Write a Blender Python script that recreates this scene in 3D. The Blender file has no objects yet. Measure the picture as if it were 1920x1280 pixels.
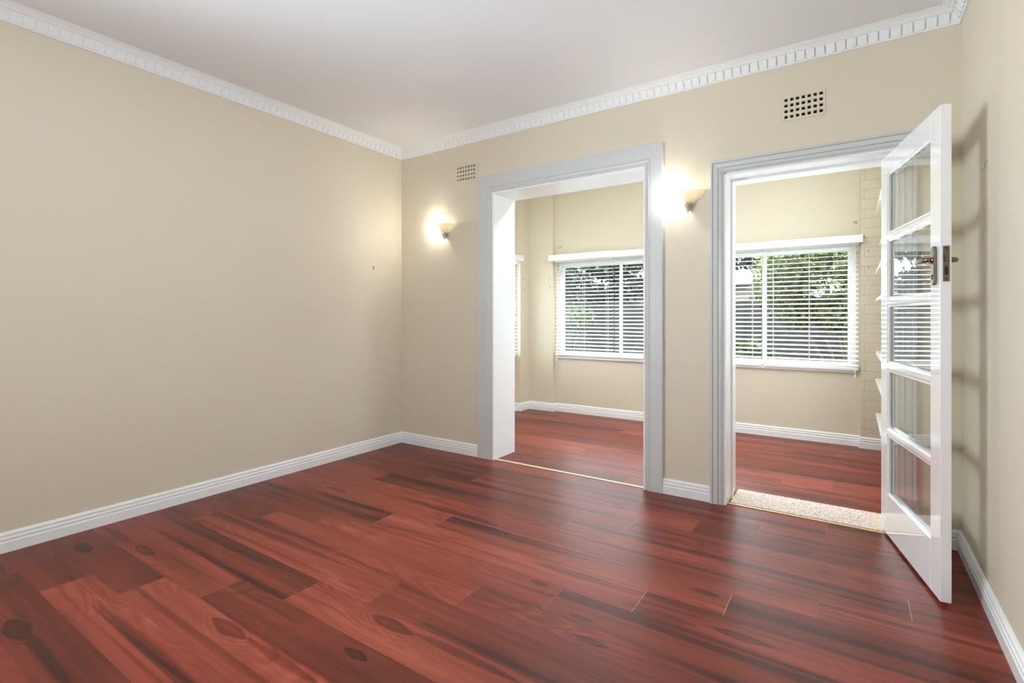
import bpy, math, random
from mathutils import Vector, Matrix
random.seed(7)
S = bpy.context.scene
COL = S.collection
R = math.radians

# ---------------------------------------------------------------- key dimensions (metres)
XL, XR, YB, YF, ZC = -3.534, 0.461, 3.392, -1.60, 2.745   # main room
YS = 3.682                                                 # sunroom side of the dividing wall
YW = 5.60                                                  # sunroom window wall
SXL, SXR, SZC = -3.515, 0.47, 2.78
O1 = (-2.463, -1.172, 2.208)      # cased opening: x0, x1, head
O2 = (-0.660, 0.195, 2.075)       # doorway

# ---------------------------------------------------------------- camera
cam_d = bpy.data.cameras.new('camera'); cam = bpy.data.objects.new('camera', cam_d); COL.objects.link(cam)
cam_d.sensor_width = 36; cam_d.lens = 949 / 1920 * 36
cam_d.shift_y = -46 / 1920
cam_d.clip_start = 0.02
cam.location = (0, 0, 1.18); cam.rotation_euler = (R(90), 0, R(33.87))
S.camera = cam

# ---------------------------------------------------------------- world, lights, exposure
W = bpy.data.worlds.new('sky'); S.world = W; W.use_nodes = True
bg = W.node_tree.nodes['Background']
bg.inputs['Color'].default_value = (0.86, 0.94, 1.0, 1); # overcast sky: three times brighter overhead than at the horizon
_n, _l = W.node_tree.nodes, W.node_tree.links
_tc = _n.new('ShaderNodeTexCoord'); _sp = _n.new('ShaderNodeSeparateXYZ'); _l.new(_tc.outputs['Generated'], _sp.inputs[0])
_mr = _n.new('ShaderNodeMapRange'); _mr.inputs['From Min'].default_value = 0; _mr.inputs['From Max'].default_value = 1
_mr.inputs['To Min'].default_value = 4.2; _mr.inputs['To Max'].default_value = 13.0
_l.new(_sp.outputs['Z'], _mr.inputs['Value']); _l.new(_mr.outputs[0], bg.inputs['Strength'])

def area_light(name, loc, rot, sx, sy, power, color=(1, 1, 1), spread=180):
    d = bpy.data.lights.new(name, 'AREA'); d.shape = 'RECTANGLE'; d.size = sx; d.size_y = sy
    d.energy = power; d.color = color; d.spread = R(spread)
    o = bpy.data.objects.new(name, d); COL.objects.link(o); o.location = loc; o.rotation_euler = rot
    return o
def point_light(name, loc, power, radius, color):
    d = bpy.data.lights.new(name, 'POINT'); d.energy = power; d.shadow_soft_size = radius; d.color = color
    o = bpy.data.objects.new(name, d); COL.objects.link(o); o.location = loc
    return o
# added fill lights set in two made-up windows beside the camera
area_light('left_fill_light', (XL-.03, -0.575, 1.58), (R(97), 0, R(-52)), 1.6, 1.2, 34, (0.79, 0.925, 1.0), 85)
area_light('right_fill_light', (XR+.02, -0.75, 1.6), (R(94), 0, R(47)), 0.75, 0.95, 17, (0.79, 0.925, 1.0), 80)
# unseen globe light added to even out the main room
point_light('room_fill_light', (-1.4, 0.0, 2.0), 11, 0.22, (0.79, 0.925, 1.0))
# hidden strip above the openings, added to brighten the sunroom
area_light('sunroom_strip_fill', (-1.55, 3.74, 2.60), (R(8), 0, 0), 3.2, 0.12, 22, (0.80, 0.95, 0.99))
# second added fill, out of view under the ceiling, shining back towards the openings
area_light('sunroom_rear_fill', (-1.4, 4.25, 2.74), (R(-42), 0, 0), 3.4, 0.12, 30, (0.80, 0.95, 0.99))
# added light at the sunroom's right-hand end, aimed to whiten the left reveal
area_light('sunroom_end_fill', (0.22, 4.25, 1.45), (R(96), 0, R(90)), 0.5, 1.5, 16, (0.84, 0.94, 1.0))
# added area light boosting the sky above the garden, shining down through the sunroom windows
area_light('sunroom_sky_boost', (-1.5, 7.25, 3.75), (R(-34), 0, 0), 4.0, 1.2, 330, (0.88, 0.96, 1.0))

S.view_settings.view_transform = 'Standard'; S.view_settings.look = 'None'
S.view_settings.exposure = 0.14; S.view_settings.gamma = 1.0
S.cycles.use_denoising = True
S.cycles.max_bounces = 10; S.cycles.diffuse_bounces = 6; S.cycles.glossy_bounces = 5
S.cycles.transparent_max_bounces = 16; S.cycles.sample_clamp_indirect = 60.0
S.cycles.caustics_reflective = False; S.cycles.caustics_refractive = False

# ---------------------------------------------------------------- mesh builder
class MB:
    def __init__(self): self.v = []; self.f = []
    def box(self, x0, x1, y0, y1, z0, z1):
        b = len(self.v)
        self.v += [(x0,y0,z0),(x1,y0,z0),(x1,y1,z0),(x0,y1,z0),(x0,y0,z1),(x1,y0,z1),(x1,y1,z1),(x0,y1,z1)]
        self.f += [tuple(b+i for i in q) for q in ((0,3,2,1),(4,5,6,7),(0,1,5,4),(1,2,6,5),(2,3,7,6),(3,0,4,7))]
        return self
    def loft(self, rings, cap=True, closed=True):
        b = len(self.v); n = len(rings[0])
        for r in rings: self.v += [tuple(p) for p in r]
        for k in range(len(rings)-1):
            for i in range(n if closed else n-1):
                j = (i+1) % n
                self.f.append((b+k*n+i, b+k*n+j, b+(k+1)*n+j, b+(k+1)*n+i))
        if cap and closed:
            self.f.append(tuple(b+i for i in reversed(range(n))))
            self.f.append(tuple(b+(len(rings)-1)*n+i for i in range(n)))
        return self
    def tube(self, pts, r, n=8):
        pts = [Vector(p) for p in pts]
        rs = r if isinstance(r, (list, tuple)) else [r]*len(pts)
        rings = []
        for i, p in enumerate(pts):
            t = (pts[min(i+1, len(pts)-1)] - pts[max(i-1, 0)]).normalized()
            a = Vector((0,0,1)) if abs(t.z) < .9 else Vector((1,0,0))
            u = t.cross(a).normalized(); w = t.cross(u)
            rings.append([p + (u*math.cos(2*math.pi*k/n) + w*math.sin(2*math.pi*k/n))*rs[i] for k in range(n)])
        return self.loft(rings)
    def lathe(self, prof, n=24, c=(0,0,0), a0=0, a1=2*math.pi):
        full = abs(a1-a0-2*math.pi) < 1e-6
        m = n if full else n+1
        rings = []
        for (r, z) in prof:
            rings.append([(c[0]+r*math.cos(a0+(a1-a0)*k/n), c[1]+r*math.sin(a0+(a1-a0)*k/n), c[2]+z) for k in range(m)])
        return self.loft(rings, cap=full, closed=full)
    def build(self, name, mat, parent=None, bevel=0, smooth=False, loc=None, fix=True):
        me = bpy.data.meshes.new(name); me.from_pydata(self.v, [], self.f); me.update()
        if fix:
            import bmesh
            bm = bmesh.new(); bm.from_mesh(me); bmesh.ops.recalc_face_normals(bm, faces=bm.faces); bm.to_mesh(me); bm.free()
        me.materials.append(mat)
        if smooth:
            for p in me.polygons: p.use_smooth = True
        o = bpy.data.objects.new(name, me); COL.objects.link(o)
        if parent: o.parent = parent
        if loc: o.location = loc
        if bevel:
            m = o.modifiers.new('bevel', 'BEVEL'); m.width = bevel; m.segments = 2; m.limit_method = 'ANGLE'; m.angle_limit = R(50)
        return o

def tag(o, label=None, cat=None, group=None, kind=None):
    if label: o['label'] = label
    if cat: o['category'] = cat
    if group: o['group'] = group
    if kind: o['kind'] = kind
    return o
def structure(o, label, cat): return tag(o, label, cat, kind='structure')
def empty(name, loc=(0,0,0), rz=0, parent=None):
    o = bpy.data.objects.new(name, None); COL.objects.link(o); o.location = loc; o.rotation_euler = (0,0,rz)
    o.empty_display_size = .1
    if parent: o.parent = parent
    return o
def copy_tree(o, parent=None):
    c = o.copy(); COL.objects.link(c); c.parent = parent
    for ch in [x for x in bpy.data.objects if x.parent == o]: copy_tree(ch, c)
    return c

# ---------------------------------------------------------------- materials
def mat(name):
    m = bpy.data.materials.new(name); m.use_nodes = True
    return m, m.node_tree.nodes, m.node_tree.links, m.node_tree.nodes['Principled BSDF']
def node(ns, t, **kw):
    n = ns.new(t)
    for k, v in kw.items(): setattr(n, k, v)
    return n
def mth(ns, ls, op, a, b=None, c=None, clamp=False):
    n = ns.new('ShaderNodeMath'); n.operation = op; n.use_clamp = clamp
    for i, x in enumerate((a, b, c)):
        if x is None: continue
        if isinstance(x, (int, float)): n.inputs[i].default_value = x
        else: ls.new(x, n.inputs[i])
    return n.outputs[0]
def simple(name, col, rough=.5, metal=0, var=0.0, scale=6, bump=0, bscale=80, coat=0, spec=.5):
    m, ns, ls, b = mat(name)
    b.inputs['Base Color'].default_value = (*col, 1); b.inputs['Roughness'].default_value = rough
    b.inputs['Metallic'].default_value = metal; b.inputs['Coat Weight'].default_value = coat
    b.inputs['Specular IOR Level'].default_value = spec
    tc = node(ns, 'ShaderNodeTexCoord')
    if var:
        nz = node(ns, 'ShaderNodeTexNoise'); nz.inputs['Scale'].default_value = scale; nz.inputs['Detail'].default_value = 4
        ls.new(tc.outputs['Object'], nz.inputs['Vector'])
        mx = node(ns, 'ShaderNodeMix', data_type='RGBA')
        mx.inputs[6].default_value = (*[c*(1-var) for c in col], 1); mx.inputs[7].default_value = (*[min(1, c*(1+var)) for c in col], 1)
        ls.new(nz.outputs['Fac'], mx.inputs[0]); ls.new(mx.outputs[2], b.inputs['Base Color'])
    if bump:
        nb = node(ns, 'ShaderNodeTexNoise'); nb.inputs['Scale'].default_value = bscale; nb.inputs['Detail'].default_value = 3
        ls.new(tc.outputs['Object'], nb.inputs['Vector'])
        bp = node(ns, 'ShaderNodeBump'); bp.inputs['Strength'].default_value = bump; bp.inputs['Distance'].default_value = .002
        ls.new(nb.outputs['Fac'], bp.inputs['Height']); ls.new(bp.outputs['Normal'], b.inputs['Normal'])
    return m

CREAM = (0.68, 0.612, 0.492)
M_wall = simple('cream_wall_paint', CREAM, .55, var=.018, scale=2.2, bump=.08, bscale=60)
M_ceil = simple('white_ceiling_paint', (.80, .825, .865), .7, var=.01, scale=1.5)
M_white = simple('white_gloss_paint', (.86, .87, .88), .22, var=.012, scale=5, bump=.05, bscale=25)
M_case = simple('white_casing_shaded', (.60, .615, .615), .25, var=.012, scale=5, bump=.05, bscale=25)  # darker copy of the gloss white: the casings' shade put into the colour
M_door = simple('white_door_enamel', (.86, .865, .87), .12, var=.012, scale=4, bump=.02, bscale=14, coat=1.0)
M_plaster = simple('white_plaster', (.82, .83, .84), .5, var=.012, scale=8)
M_blind = simple('white_blind_slat', (.88, .88, .87), .35, var=.01, scale=10)
M_alu = simple('white_window_frame', (.84, .85, .85), .3, var=.01, scale=6)
M_chrome = simple('worn_chrome', (.25, .215, .18), .2, 1.0, var=.15, scale=40)
M_brass = simple('tarnished_lock_metal', (.20, .16, .115), .35, 1.0, var=.35, scale=120)
M_steel = simple('brushed_nickel', (.52, .46, .40), .3, 1.0, var=.2, scale=60)
M_dark = simple('dark_shade_and_metal', (.03, .026, .022), .9, var=.2, scale=30)  # near-black for dark fittings and the shade sheet behind the vents
M_strip = simple('pale_timber_strip', (.80, .64, .44), .4, var=.12, scale=40)
M_gold = simple('brass_strip', (.78, .56, .28), .35, .6, var=.15, scale=50)
M_cord = simple('white_cord', (.85, .85, .83), .6, var=.02, scale=50)

def brick_paint():
    m, ns, ls, b = mat('painted_brickwork')
    b.inputs['Roughness'].default_value = .5
    g = node(ns, 'ShaderNodeNewGeometry'); sp = node(ns, 'ShaderNodeSeparateXYZ'); ls.new(g.outputs['Position'], sp.inputs[0])
    cb = node(ns, 'ShaderNodeCombineXYZ')
    ls.new(mth(ns, ls, 'ADD', sp.outputs['X'], sp.outputs['Y']), cb.inputs['X']); ls.new(sp.outputs['Z'], cb.inputs['Y'])
    br = node(ns, 'ShaderNodeTexBrick'); ls.new(cb.outputs[0], br.inputs['Vector'])
    br.inputs['Scale'].default_value = 1; br.inputs['Brick Width'].default_value = .24; br.inputs['Row Height'].default_value = .086
    br.inputs['Mortar Size'].default_value = .004; br.inputs['Mortar Smooth'].default_value = .4
    br.inputs['Color1'].default_value = (*CREAM, 1); br.inputs['Color2'].default_value = (CREAM[0]*.97, CREAM[1]*.97, CREAM[2]*.95, 1)
    br.inputs['Mortar'].default_value = (CREAM[0]*.86, CREAM[1]*.85, CREAM[2]*.80, 1)
    ls.new(br.outputs['Color'], b.inputs['Base Color'])
    bp = node(ns, 'ShaderNodeBump'); bp.invert = True; bp.inputs['Strength'].default_value = .5; bp.inputs['Distance'].default_value = .004
    ls.new(br.outputs['Fac'], bp.inputs['Height']); ls.new(bp.outputs['Normal'], b.inputs['Normal'])
    return m
M_brick = brick_paint()

def thin_glass(name, tint=(1, 1, 1), wob=.0, gain=1.0):
    m, ns, ls, b = mat(name); ns.remove(b)
    out = ns['Material Output']
    # Schlick reflectance of a glass face, the same from both sides (thin pane: no bending)
    gm = node(ns, 'ShaderNodeNewGeometry'); dt = node(ns, 'ShaderNodeVectorMath', operation='DOT_PRODUCT')
    ls.new(gm.outputs['Normal'], dt.inputs[0]); ls.new(gm.outputs['Incoming'], dt.inputs[1])
    cs = mth(ns, ls, 'ABSOLUTE', dt.outputs['Value'])
    fac = mth(ns, ls, 'MULTIPLY_ADD', mth(ns, ls, 'POWER', mth(ns, ls, 'SUBTRACT', 1.0, cs, clamp=True), 5.0), .96, .04)
    fac = mth(ns, ls, 'MULTIPLY', fac, gain, clamp=True)
    tr = node(ns, 'ShaderNodeBsdfTransparent'); tr.inputs['Color'].default_value = (*tint, 1)
    gl = node(ns, 'ShaderNodeBsdfGlossy'); gl.inputs['Roughness'].default_value = 0.0
    if wob:
        tc = node(ns, 'ShaderNodeTexCoord'); nz = node(ns, 'ShaderNodeTexNoise'); nz.inputs['Scale'].default_value = 7; nz.inputs['Detail'].default_value = 0
        ls.new(tc.outputs['Object'], nz.inputs['Vector'])
        bp = node(ns, 'ShaderNodeBump'); bp.inputs['Strength'].default_value = wob; bp.inputs['Distance'].default_value = .004
        ls.new(nz.outputs['Fac'], bp.inputs['Height']); ls.new(bp.outputs['Normal'], gl.inputs['Normal'])
    mx = node(ns, 'ShaderNodeMixShader')
    ls.new(fac, mx.inputs[0]); ls.new(tr.outputs[0], mx.inputs[1]); ls.new(gl.outputs[0], mx.inputs[2]); ls.new(mx.outputs[0], out.inputs['Surface'])
    return m
M_glass = thin_glass('window_glass', (.97, .985, .98))
M_doorglass = thin_glass('door_glass', (.97, .98, .975), wob=.02, gain=1.25)

def shade_glass():
    m, ns, ls, b = mat('frosted_shade_glass')
    b.inputs['Base Color'].default_value = (.92, .88, .78, 1); b.inputs['Roughness'].default_value = .35
    tl = node(ns, 'ShaderNodeBsdfTranslucent'); tl.inputs['Color'].default_value = (.95, .88, .74, 1)
    mx = node(ns, 'ShaderNodeMixShader'); mx.inputs[0].default_value = .38
    out = ns['Material Output']
    ls.new(b.outputs[0], mx.inputs[1]); ls.new(tl.outputs[0], mx.inputs[2]); ls.new(mx.outputs[0], out.inputs['Surface'])
    return m
M_shade = shade_glass()
def bulb_mat():
    m, ns, ls, b = mat('lit_bulb')
    b.inputs['Emission Color'].default_value = (1, .93, .78, 1); b.inputs['Emission Strength'].default_value = 7
    return m
M_bulb = bulb_mat()

def speckle():
    m, ns, ls, b = mat('speckled_threshold')
    b.inputs['Roughness'].default_value = .7
    tc = node(ns, 'ShaderNodeTexCoord'); vo = node(ns, 'ShaderNodeTexVoronoi'); vo.inputs['Scale'].default_value = 190
    ls.new(tc.outputs['Object'], vo.inputs['Vector'])
    rp = node(ns, 'ShaderNodeValToRGB'); ls.new(vo.outputs['Color'], rp.inputs[0])
    e = rp.color_ramp.elements; e[0].position = .15; e[0].color = (.40, .24, .19, 1); e[1].position = .8; e[1].color = (.84, .76, .70, 1)
    x = e.new(.45); x.color = (.66, .50, .43, 1)
    sp = node(ns, 'ShaderNodeSeparateXYZ'); ls.new(tc.outputs['Object'], sp.inputs[0])
    nz = node(ns, 'ShaderNodeTexNoise'); nz.inputs['Scale'].default_value = 6; ls.new(tc.outputs['Object'], nz.inputs['Vector'])
    d = mth(ns, ls, 'ABSOLUTE', mth(ns, ls, 'ADD', sp.outputs['X'], .2325))
    d = mth(ns, ls, 'ADD', d, mth(ns, ls, 'MULTIPLY', mth(ns, ls, 'SUBTRACT', nz.outputs['Fac'], .5), .25))
    mr = node(ns, 'ShaderNodeMapRange'); mr.inputs['From Min'].default_value = .30; mr.inputs['From Max'].default_value = .42; ls.new(d, mr.inputs['Value'])
    mx = node(ns, 'ShaderNodeMix', data_type='RGBA'); ls.new(mth(ns, ls, 'MULTIPLY', mr.outputs[0], .7), mx.inputs[0]); ls.new(rp.outputs[0], mx.inputs[6]); mx.inputs[7].default_value = (.80, .64, .44, 1)
    ls.new(mx.outputs[2], b.inputs['Base Color'])
    return m
M_speck = speckle()

# ---- floor boards -------------------------------------------------------------
PW, PL, PY0, PX0 = 0.1824, 1.545, 0.672, -2.895
TONE = {  # (row, board start x rounded) -> tone
 (-1,0):.16,(0,-1):.30,(0,0):.70,(1,-1):.30,(1,0):.78,(2,-1):.66,(2,0):.26,(3,-1):.42,(3,0):.80,(4,-2):.25,(4,-1):.72,(4,0):.42,
 (5,-2):.22,(5,-1):.66,(5,0):.42,(6,-2):.30,(6,-1):.62,(6,0):.42,(7,-2):.44,(7,-1):.74,(7,0):.62,(8,-2):.66,(8,-1):.66,(8,0):.38,
 (9,-3):.5,(9,-2):.70,(9,-1):.60,(9,0):.60,(10,-3):.62,(10,-2):.34,(10,-1):.48,(10,0):.40,(11,-3):.3,(11,-2):.5,(11,-1):.45,
 (12,-3):.40,(12,-2):.55,(12,-1):.36,(13,-3):.30,(13,-2):.40,(13,-1):.55,(14,-4):.3,(14,-3):.60,(14,-2):.45,(14,-1):.50}
# dark eye-shaped knots and streaks in the boards: x, y, half length, half width, edge softness, ring strength
KNOTS = [(-1.965,.995,.135,.034,.12,1),(-2.975,1.090,.125,.032,.12,1),(-1.462,1.356,.125,.032,.12,1),(-1.44,1.165,.07,.026,.3,.7),(-2.92,2.207,.13,.024,.2,.6),(-.335,2.021,.125,.026,.15,1),
         (-.885,1.80,.07,.022,.4,1),(-.79,1.69,.09,.022,.4,1),(-1.148,1.93,.06,.02,.4,1),(-3.27,.93,.12,.04,.4,1),(-2.62,.545,.13,.045,.4,1),
         (-1.63,1.003,.27,.026,.5,0),(-1.13,1.37,.29,.026,.5,0),(-3.30,1.086,.26,.030,.6,0),(-2.12,2.351,.44,.030,.5,0),(-1.75,2.272,.24,.026,.3,0),(-.62,1.995,.17,.028,.5,0),
         (-1.02,2.085,.33,.036,.7,0),(-2.53,3.155,.27,.022,.5,0),(-2.37,1.224,.33,.022,.6,0),(-2.65,2.10,.35,.030,.6,0),(-.52,2.262,.08,.020,.3,0),(-2.35,.555,.40,.030,.7,0),(-1.0,1.43,.5,.03,.8,0),(-2.1,.78,.6,.03,.8,0),(-.2,1.75,.5,.03,.7,0)]

def floor_material():
    m, ns, ls, b = mat('red_timber_boards')
    at = node(ns, 'ShaderNodeAttribute', attribute_name='plank'); sp = node(ns, 'ShaderNodeSeparateColor'); ls.new(at.outputs['Color'], sp.inputs[0])
    tone, seed, lite = sp.outputs[0], sp.outputs[1], sp.outputs[2]; plen = at.outputs['Alpha']
    uv = node(ns, 'ShaderNodeUVMap', uv_map='UVMap'); su = node(ns, 'ShaderNodeSeparateXYZ'); ls.new(uv.outputs[0], su.inputs[0])
    u, v = su.outputs[0], su.outputs[1]
    s1 = mth(ns, ls, 'MULTIPLY', seed, 57.0)
    def noise(ku, kv, detail, rough=.5, off=0.0, dist=0.0):
        c = node(ns, 'ShaderNodeCombineXYZ')
        ls.new(mth(ns, ls, 'MULTIPLY_ADD', u, ku, s1), c.inputs[0]); ls.new(mth(ns, ls, 'MULTIPLY_ADD', v, kv, mth(ns, ls, 'ADD', s1, off)), c.inputs[1])
        ls.new(mth(ns, ls, 'ADD', s1, off*1.7), c.inputs[2])
        n = node(ns, 'ShaderNodeTexNoise'); n.inputs['Scale'].default_value = 1; n.inputs['Detail'].default_value = detail; n.inputs['Roughness'].default_value = rough
        n.inputs['Distortion'].default_value = dist
        ls.new(c.outputs[0], n.inputs['Vector']); return n.outputs['Fac']
    low = noise(1.0, 6.0, 1.5, off=3.0)
    band = noise(.42, 13.0, 1.5, off=11.0, dist=.3)
    cont = noise(1.25, 7.0, 1.0, off=23.0, dist=.7)
    fine = noise(5.0, 150.0, 3.0, .6, off=31.0)
    mid = noise(.7, 32.0, 3.0, .5, off=41.0)
    rings = mth(ns, ls, 'SINE', mth(ns, ls, 'MULTIPLY', cont, 58.0))
    rmask = node(ns, 'ShaderNodeMapRange'); rmask.inputs['From Min'].default_value = .42; rmask.inputs['From Max'].default_value = .62
    ls.new(noise(.8, 4.0, 1.0, off=53.0), rmask.inputs['Value'])
    val = mth(ns, ls, 'MULTIPLY_ADD', tone, .70, .20)
    val = mth(ns, ls, 'ADD', val, mth(ns, ls, 'MULTIPLY', mth(ns, ls, 'SUBTRACT', low, .5), .75))
    bs = node(ns, 'ShaderNodeMapRange', interpolation_type='SMOOTHSTEP'); bs.inputs['From Min'].default_value = .57; bs.inputs['From Max'].default_value = .66; ls.new(band, bs.inputs['Value'])
    val = mth(ns, ls, 'SUBTRACT', val, mth(ns, ls, 'MULTIPLY', bs.outputs[0], .34))
    val = mth(ns, ls, 'ADD', val, mth(ns, ls, 'MULTIPLY', mth(ns, ls, 'MULTIPLY', rings, rmask.outputs[0]), .10))
    val = mth(ns, ls, 'ADD', val, mth(ns, ls, 'MULTIPLY', mth(ns, ls, 'SUBTRACT', fine, .5), .32))
    val = mth(ns, ls, 'ADD', val, mth(ns, ls, 'MULTIPLY', mth(ns, ls, 'SUBTRACT', mid, .5), .50))
    # knots at fixed places in the boards
    g = node(ns, 'ShaderNodeNewGeometry'); sg = node(ns, 'ShaderNodeSeparateXYZ'); ls.new(g.outputs['Position'], sg.inputs[0])
    wob = mth(ns, ls, 'MULTIPLY', mth(ns, ls, 'SUBTRACT', noise(6, 14, 2, off=61.0), .5), .7)
    tot = None; rim = None
    for (kx, ky, ka, kb, soft, rg) in KNOTS:
        ex = mth(ns, ls, 'DIVIDE', mth(ns, ls, 'SUBTRACT', sg.outputs[0], kx), ka); ey = mth(ns, ls, 'DIVIDE', mth(ns, ls, 'SUBTRACT', sg.outputs[1], ky), kb)
        rr = mth(ns, ls, 'ADD', mth(ns, ls, 'ADD', mth(ns, ls, 'MULTIPLY', ex, ex), mth(ns, ls, 'ABSOLUTE', ey)), wob)
        core = node(ns, 'ShaderNodeMapRange', interpolation_type='SMOOTHSTEP'); core.inputs['From Min'].default_value = 1.0; core.inputs['From Max'].default_value = 1.0-soft; ls.new(rr, core.inputs['Value'])
        tot = core.outputs[0] if tot is None else mth(ns, ls, 'MAXIMUM', tot, core.outputs[0])
        if rg:
            ring = mth(ns, ls, 'MULTIPLY', mth(ns, ls, 'SINE', mth(ns, ls, 'MULTIPLY', rr, 8.0)), mth(ns, ls, 'MULTIPLY', mth(ns, ls, 'POWER', 2.718, mth(ns, ls, 'MULTIPLY', mth(ns, ls, 'MULTIPLY', rr, rr), -.16)), rg))
            rim = ring if rim is None else mth(ns, ls, 'ADD', rim, ring)
    val = mth(ns, ls, 'ADD', val, mth(ns, ls, 'MULTIPLY', rim, .085))
    val = mth(ns, ls, 'SUBTRACT', val, mth(ns, ls, 'MULTIPLY', tot, .36))
    rp = node(ns, 'ShaderNodeValToRGB'); ls.new(val, rp.inputs[0])
    e = rp.color_ramp.elements
    e[0].position = 0.0; e[0].color = (.056, .011, .007, 1); e[1].position = 1.0; e[1].color = (.41, .096, .062, 1)
    for p, c in ((.3, (.128, .023, .014)), (.55, (.205, .035, .021)), (.78, (.300, .059, .037))):
        x = e.new(p); x.color = (*c, 1)
    # seams
    dv = mth(ns, ls, 'MINIMUM', v, mth(ns, ls, 'SUBTRACT', PW, v)); du = mth(ns, ls, 'MINIMUM', u, mth(ns, ls, 'SUBTRACT', plen, u))
    sv = mth(ns, ls, 'LESS_THAN', dv, .0007); sj = mth(ns, ls, 'LESS_THAN', du, .0011)
    m1 = node(ns, 'ShaderNodeMix', data_type='RGBA', blend_type='MULTIPLY'); ls.new(mth(ns, ls, 'MULTIPLY', sv, .6), m1.inputs[0]); ls.new(rp.outputs[0], m1.inputs[6]); m1.inputs[7].default_value = (.35, .3, .3, 1)
    jc = node(ns, 'ShaderNodeMix', data_type='RGBA'); ls.new(lite, jc.inputs[0]); jc.inputs[6].default_value = (.09, .03, .025, 1); jc.inputs[7].default_value = (.62, .40, .32, 1)
    m2 = node(ns, 'ShaderNodeMix', data_type='RGBA'); ls.new(mth(ns, ls, 'MULTIPLY', sj, .8), m2.inputs[0]); ls.new(m1.outputs[2], m2.inputs[6]); ls.new(jc.outputs[2], m2.inputs[7])
    ls.new(m2.outputs[2], b.inputs['Base Color'])
    ro = node(ns, 'ShaderNodeMapRange'); ro.inputs['To Min'].default_value = .31; ro.inputs['To Max'].default_value = .41; ls.new(mid, ro.inputs['Value']); ls.new(ro.outputs[0], b.inputs['Roughness'])
    b.inputs['Specular IOR Level'].default_value = .28
    bp = node(ns, 'ShaderNodeBump'); bp.inputs['Strength'].default_value = .12; bp.inputs['Distance'].default_value = .0006
    ls.new(fine, bp.inputs['Height']); ls.new(bp.outputs['Normal'], b.inputs['Normal'])
    return m
M_floor = floor_material()

def make_floor():
    x0, x1, y0, y1 = -3.75, 0.72, YF-.15, 5.82
    V, F, UV, AT = [], [], [], []
    rnd = random.Random(11)
    k0 = math.floor((y0-PY0)/PW); k1 = math.ceil((y1-PY0)/PW)
    for k in range(k0, k1):
        ya, yb = max(y0, PY0+k*PW), min(y1, PY0+(k+1)*PW)
        if yb <= ya: continue
        base = PX0 + .309*k
        n0 = math.floor((x0-base)/PL); n1 = math.ceil((x1-base)/PL)
        for n in range(n0, n1):
            xs = base+n*PL; xa, xb = max(x0, xs), min(x1, xs+PL)
            if xb <= xa: continue
            t = TONE.get((k, n)); rt = rnd.choice((.32, .42, .5, .58, .66, .74)); sd = rnd.random()
            if t is None: t = rt
            lt = rnd.random()**2*.5
            if (k, n) in ((8, 0), (8, -1), (10, 0), (10, -1), (7, 0), (7, -1)): lt = .95
            i = len(V); V += [(xa,ya,0),(xb,ya,0),(xb,yb,0),(xa,yb,0)]; F.append((i,i+1,i+2,i+3))
            vo = ya-(PY0+k*PW)
            UV += [(xa-xs,vo),(xb-xs,vo),(xb-xs,vo+yb-ya),(xa-xs,vo+yb-ya)]; AT += [(t,sd,lt,PL)]*4
    top = len(F)
    b = len(V); z = -.06
    V += [(x0,y0,z),(x1,y0,z),(x1,y1,z),(x0,y1,z)]; F.append((b+3,b+2,b+1,b))
    UV += [(.4,.05)]*4; AT += [(.3,.3,0,PL)]*4
    me = bpy.data.meshes.new('floor'); me.from_pydata(V, [], F); me.update()
    uvl = me.uv_layers.new(name='UVMap'); at = me.color_attributes.new('plank', 'FLOAT_COLOR', 'CORNER')
    uvl = me.uv_layers['UVMap']; at = me.color_attributes['plank']
    for i, (a, c) in enumerate(zip(UV, AT)): uvl.data[i].uv = a; at.data[i].color = c
    me.materials.append(M_floor)
    o = bpy.data.objects.new('floor', me); COL.objects.link(o)
    return structure(o, 'glossy dark red timber board floor running through both rooms', 'floor')
make_floor()

# ---------------------------------------------------------------- walls
def wall_cells(mb, xs, zs, y0, y1, holes, axis='x'):
    """solid wall slab split at xs/zs, leaving out the cells inside holes (x0,x1,z0,z1)"""
    for i in range(len(xs)-1):
        for j in range(len(zs)-1):
            cx, cz = (xs[i]+xs[i+1])/2, (zs[j]+zs[j+1])/2
            if any(h[0] < cx < h[1] and h[2] < cz < h[3] for h in holes): continue
            if axis == 'x': mb.box(xs[i], xs[i+1], y0, y1, zs[j], zs[j+1])
            else: mb.box(y0, y1, xs[i], xs[i+1], zs[j], zs[j+1])
def wall(name, a, z0, z1, y0, y1, holes, m, label, axis='x', extra=None):
    xs = sorted(set([a[0], a[1]] + [h[0] for h in holes] + [h[1] for h in holes])); zs = sorted(set([z0, z1] + [h[2] for h in holes] + [h[3] for h in holes]))
    mb = MB(); wall_cells(mb, xs, zs, y0, y1, holes, axis)
    if extra: extra(mb)
    return structure(mb.build(name, m, fix=False), label, 'wall')

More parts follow.
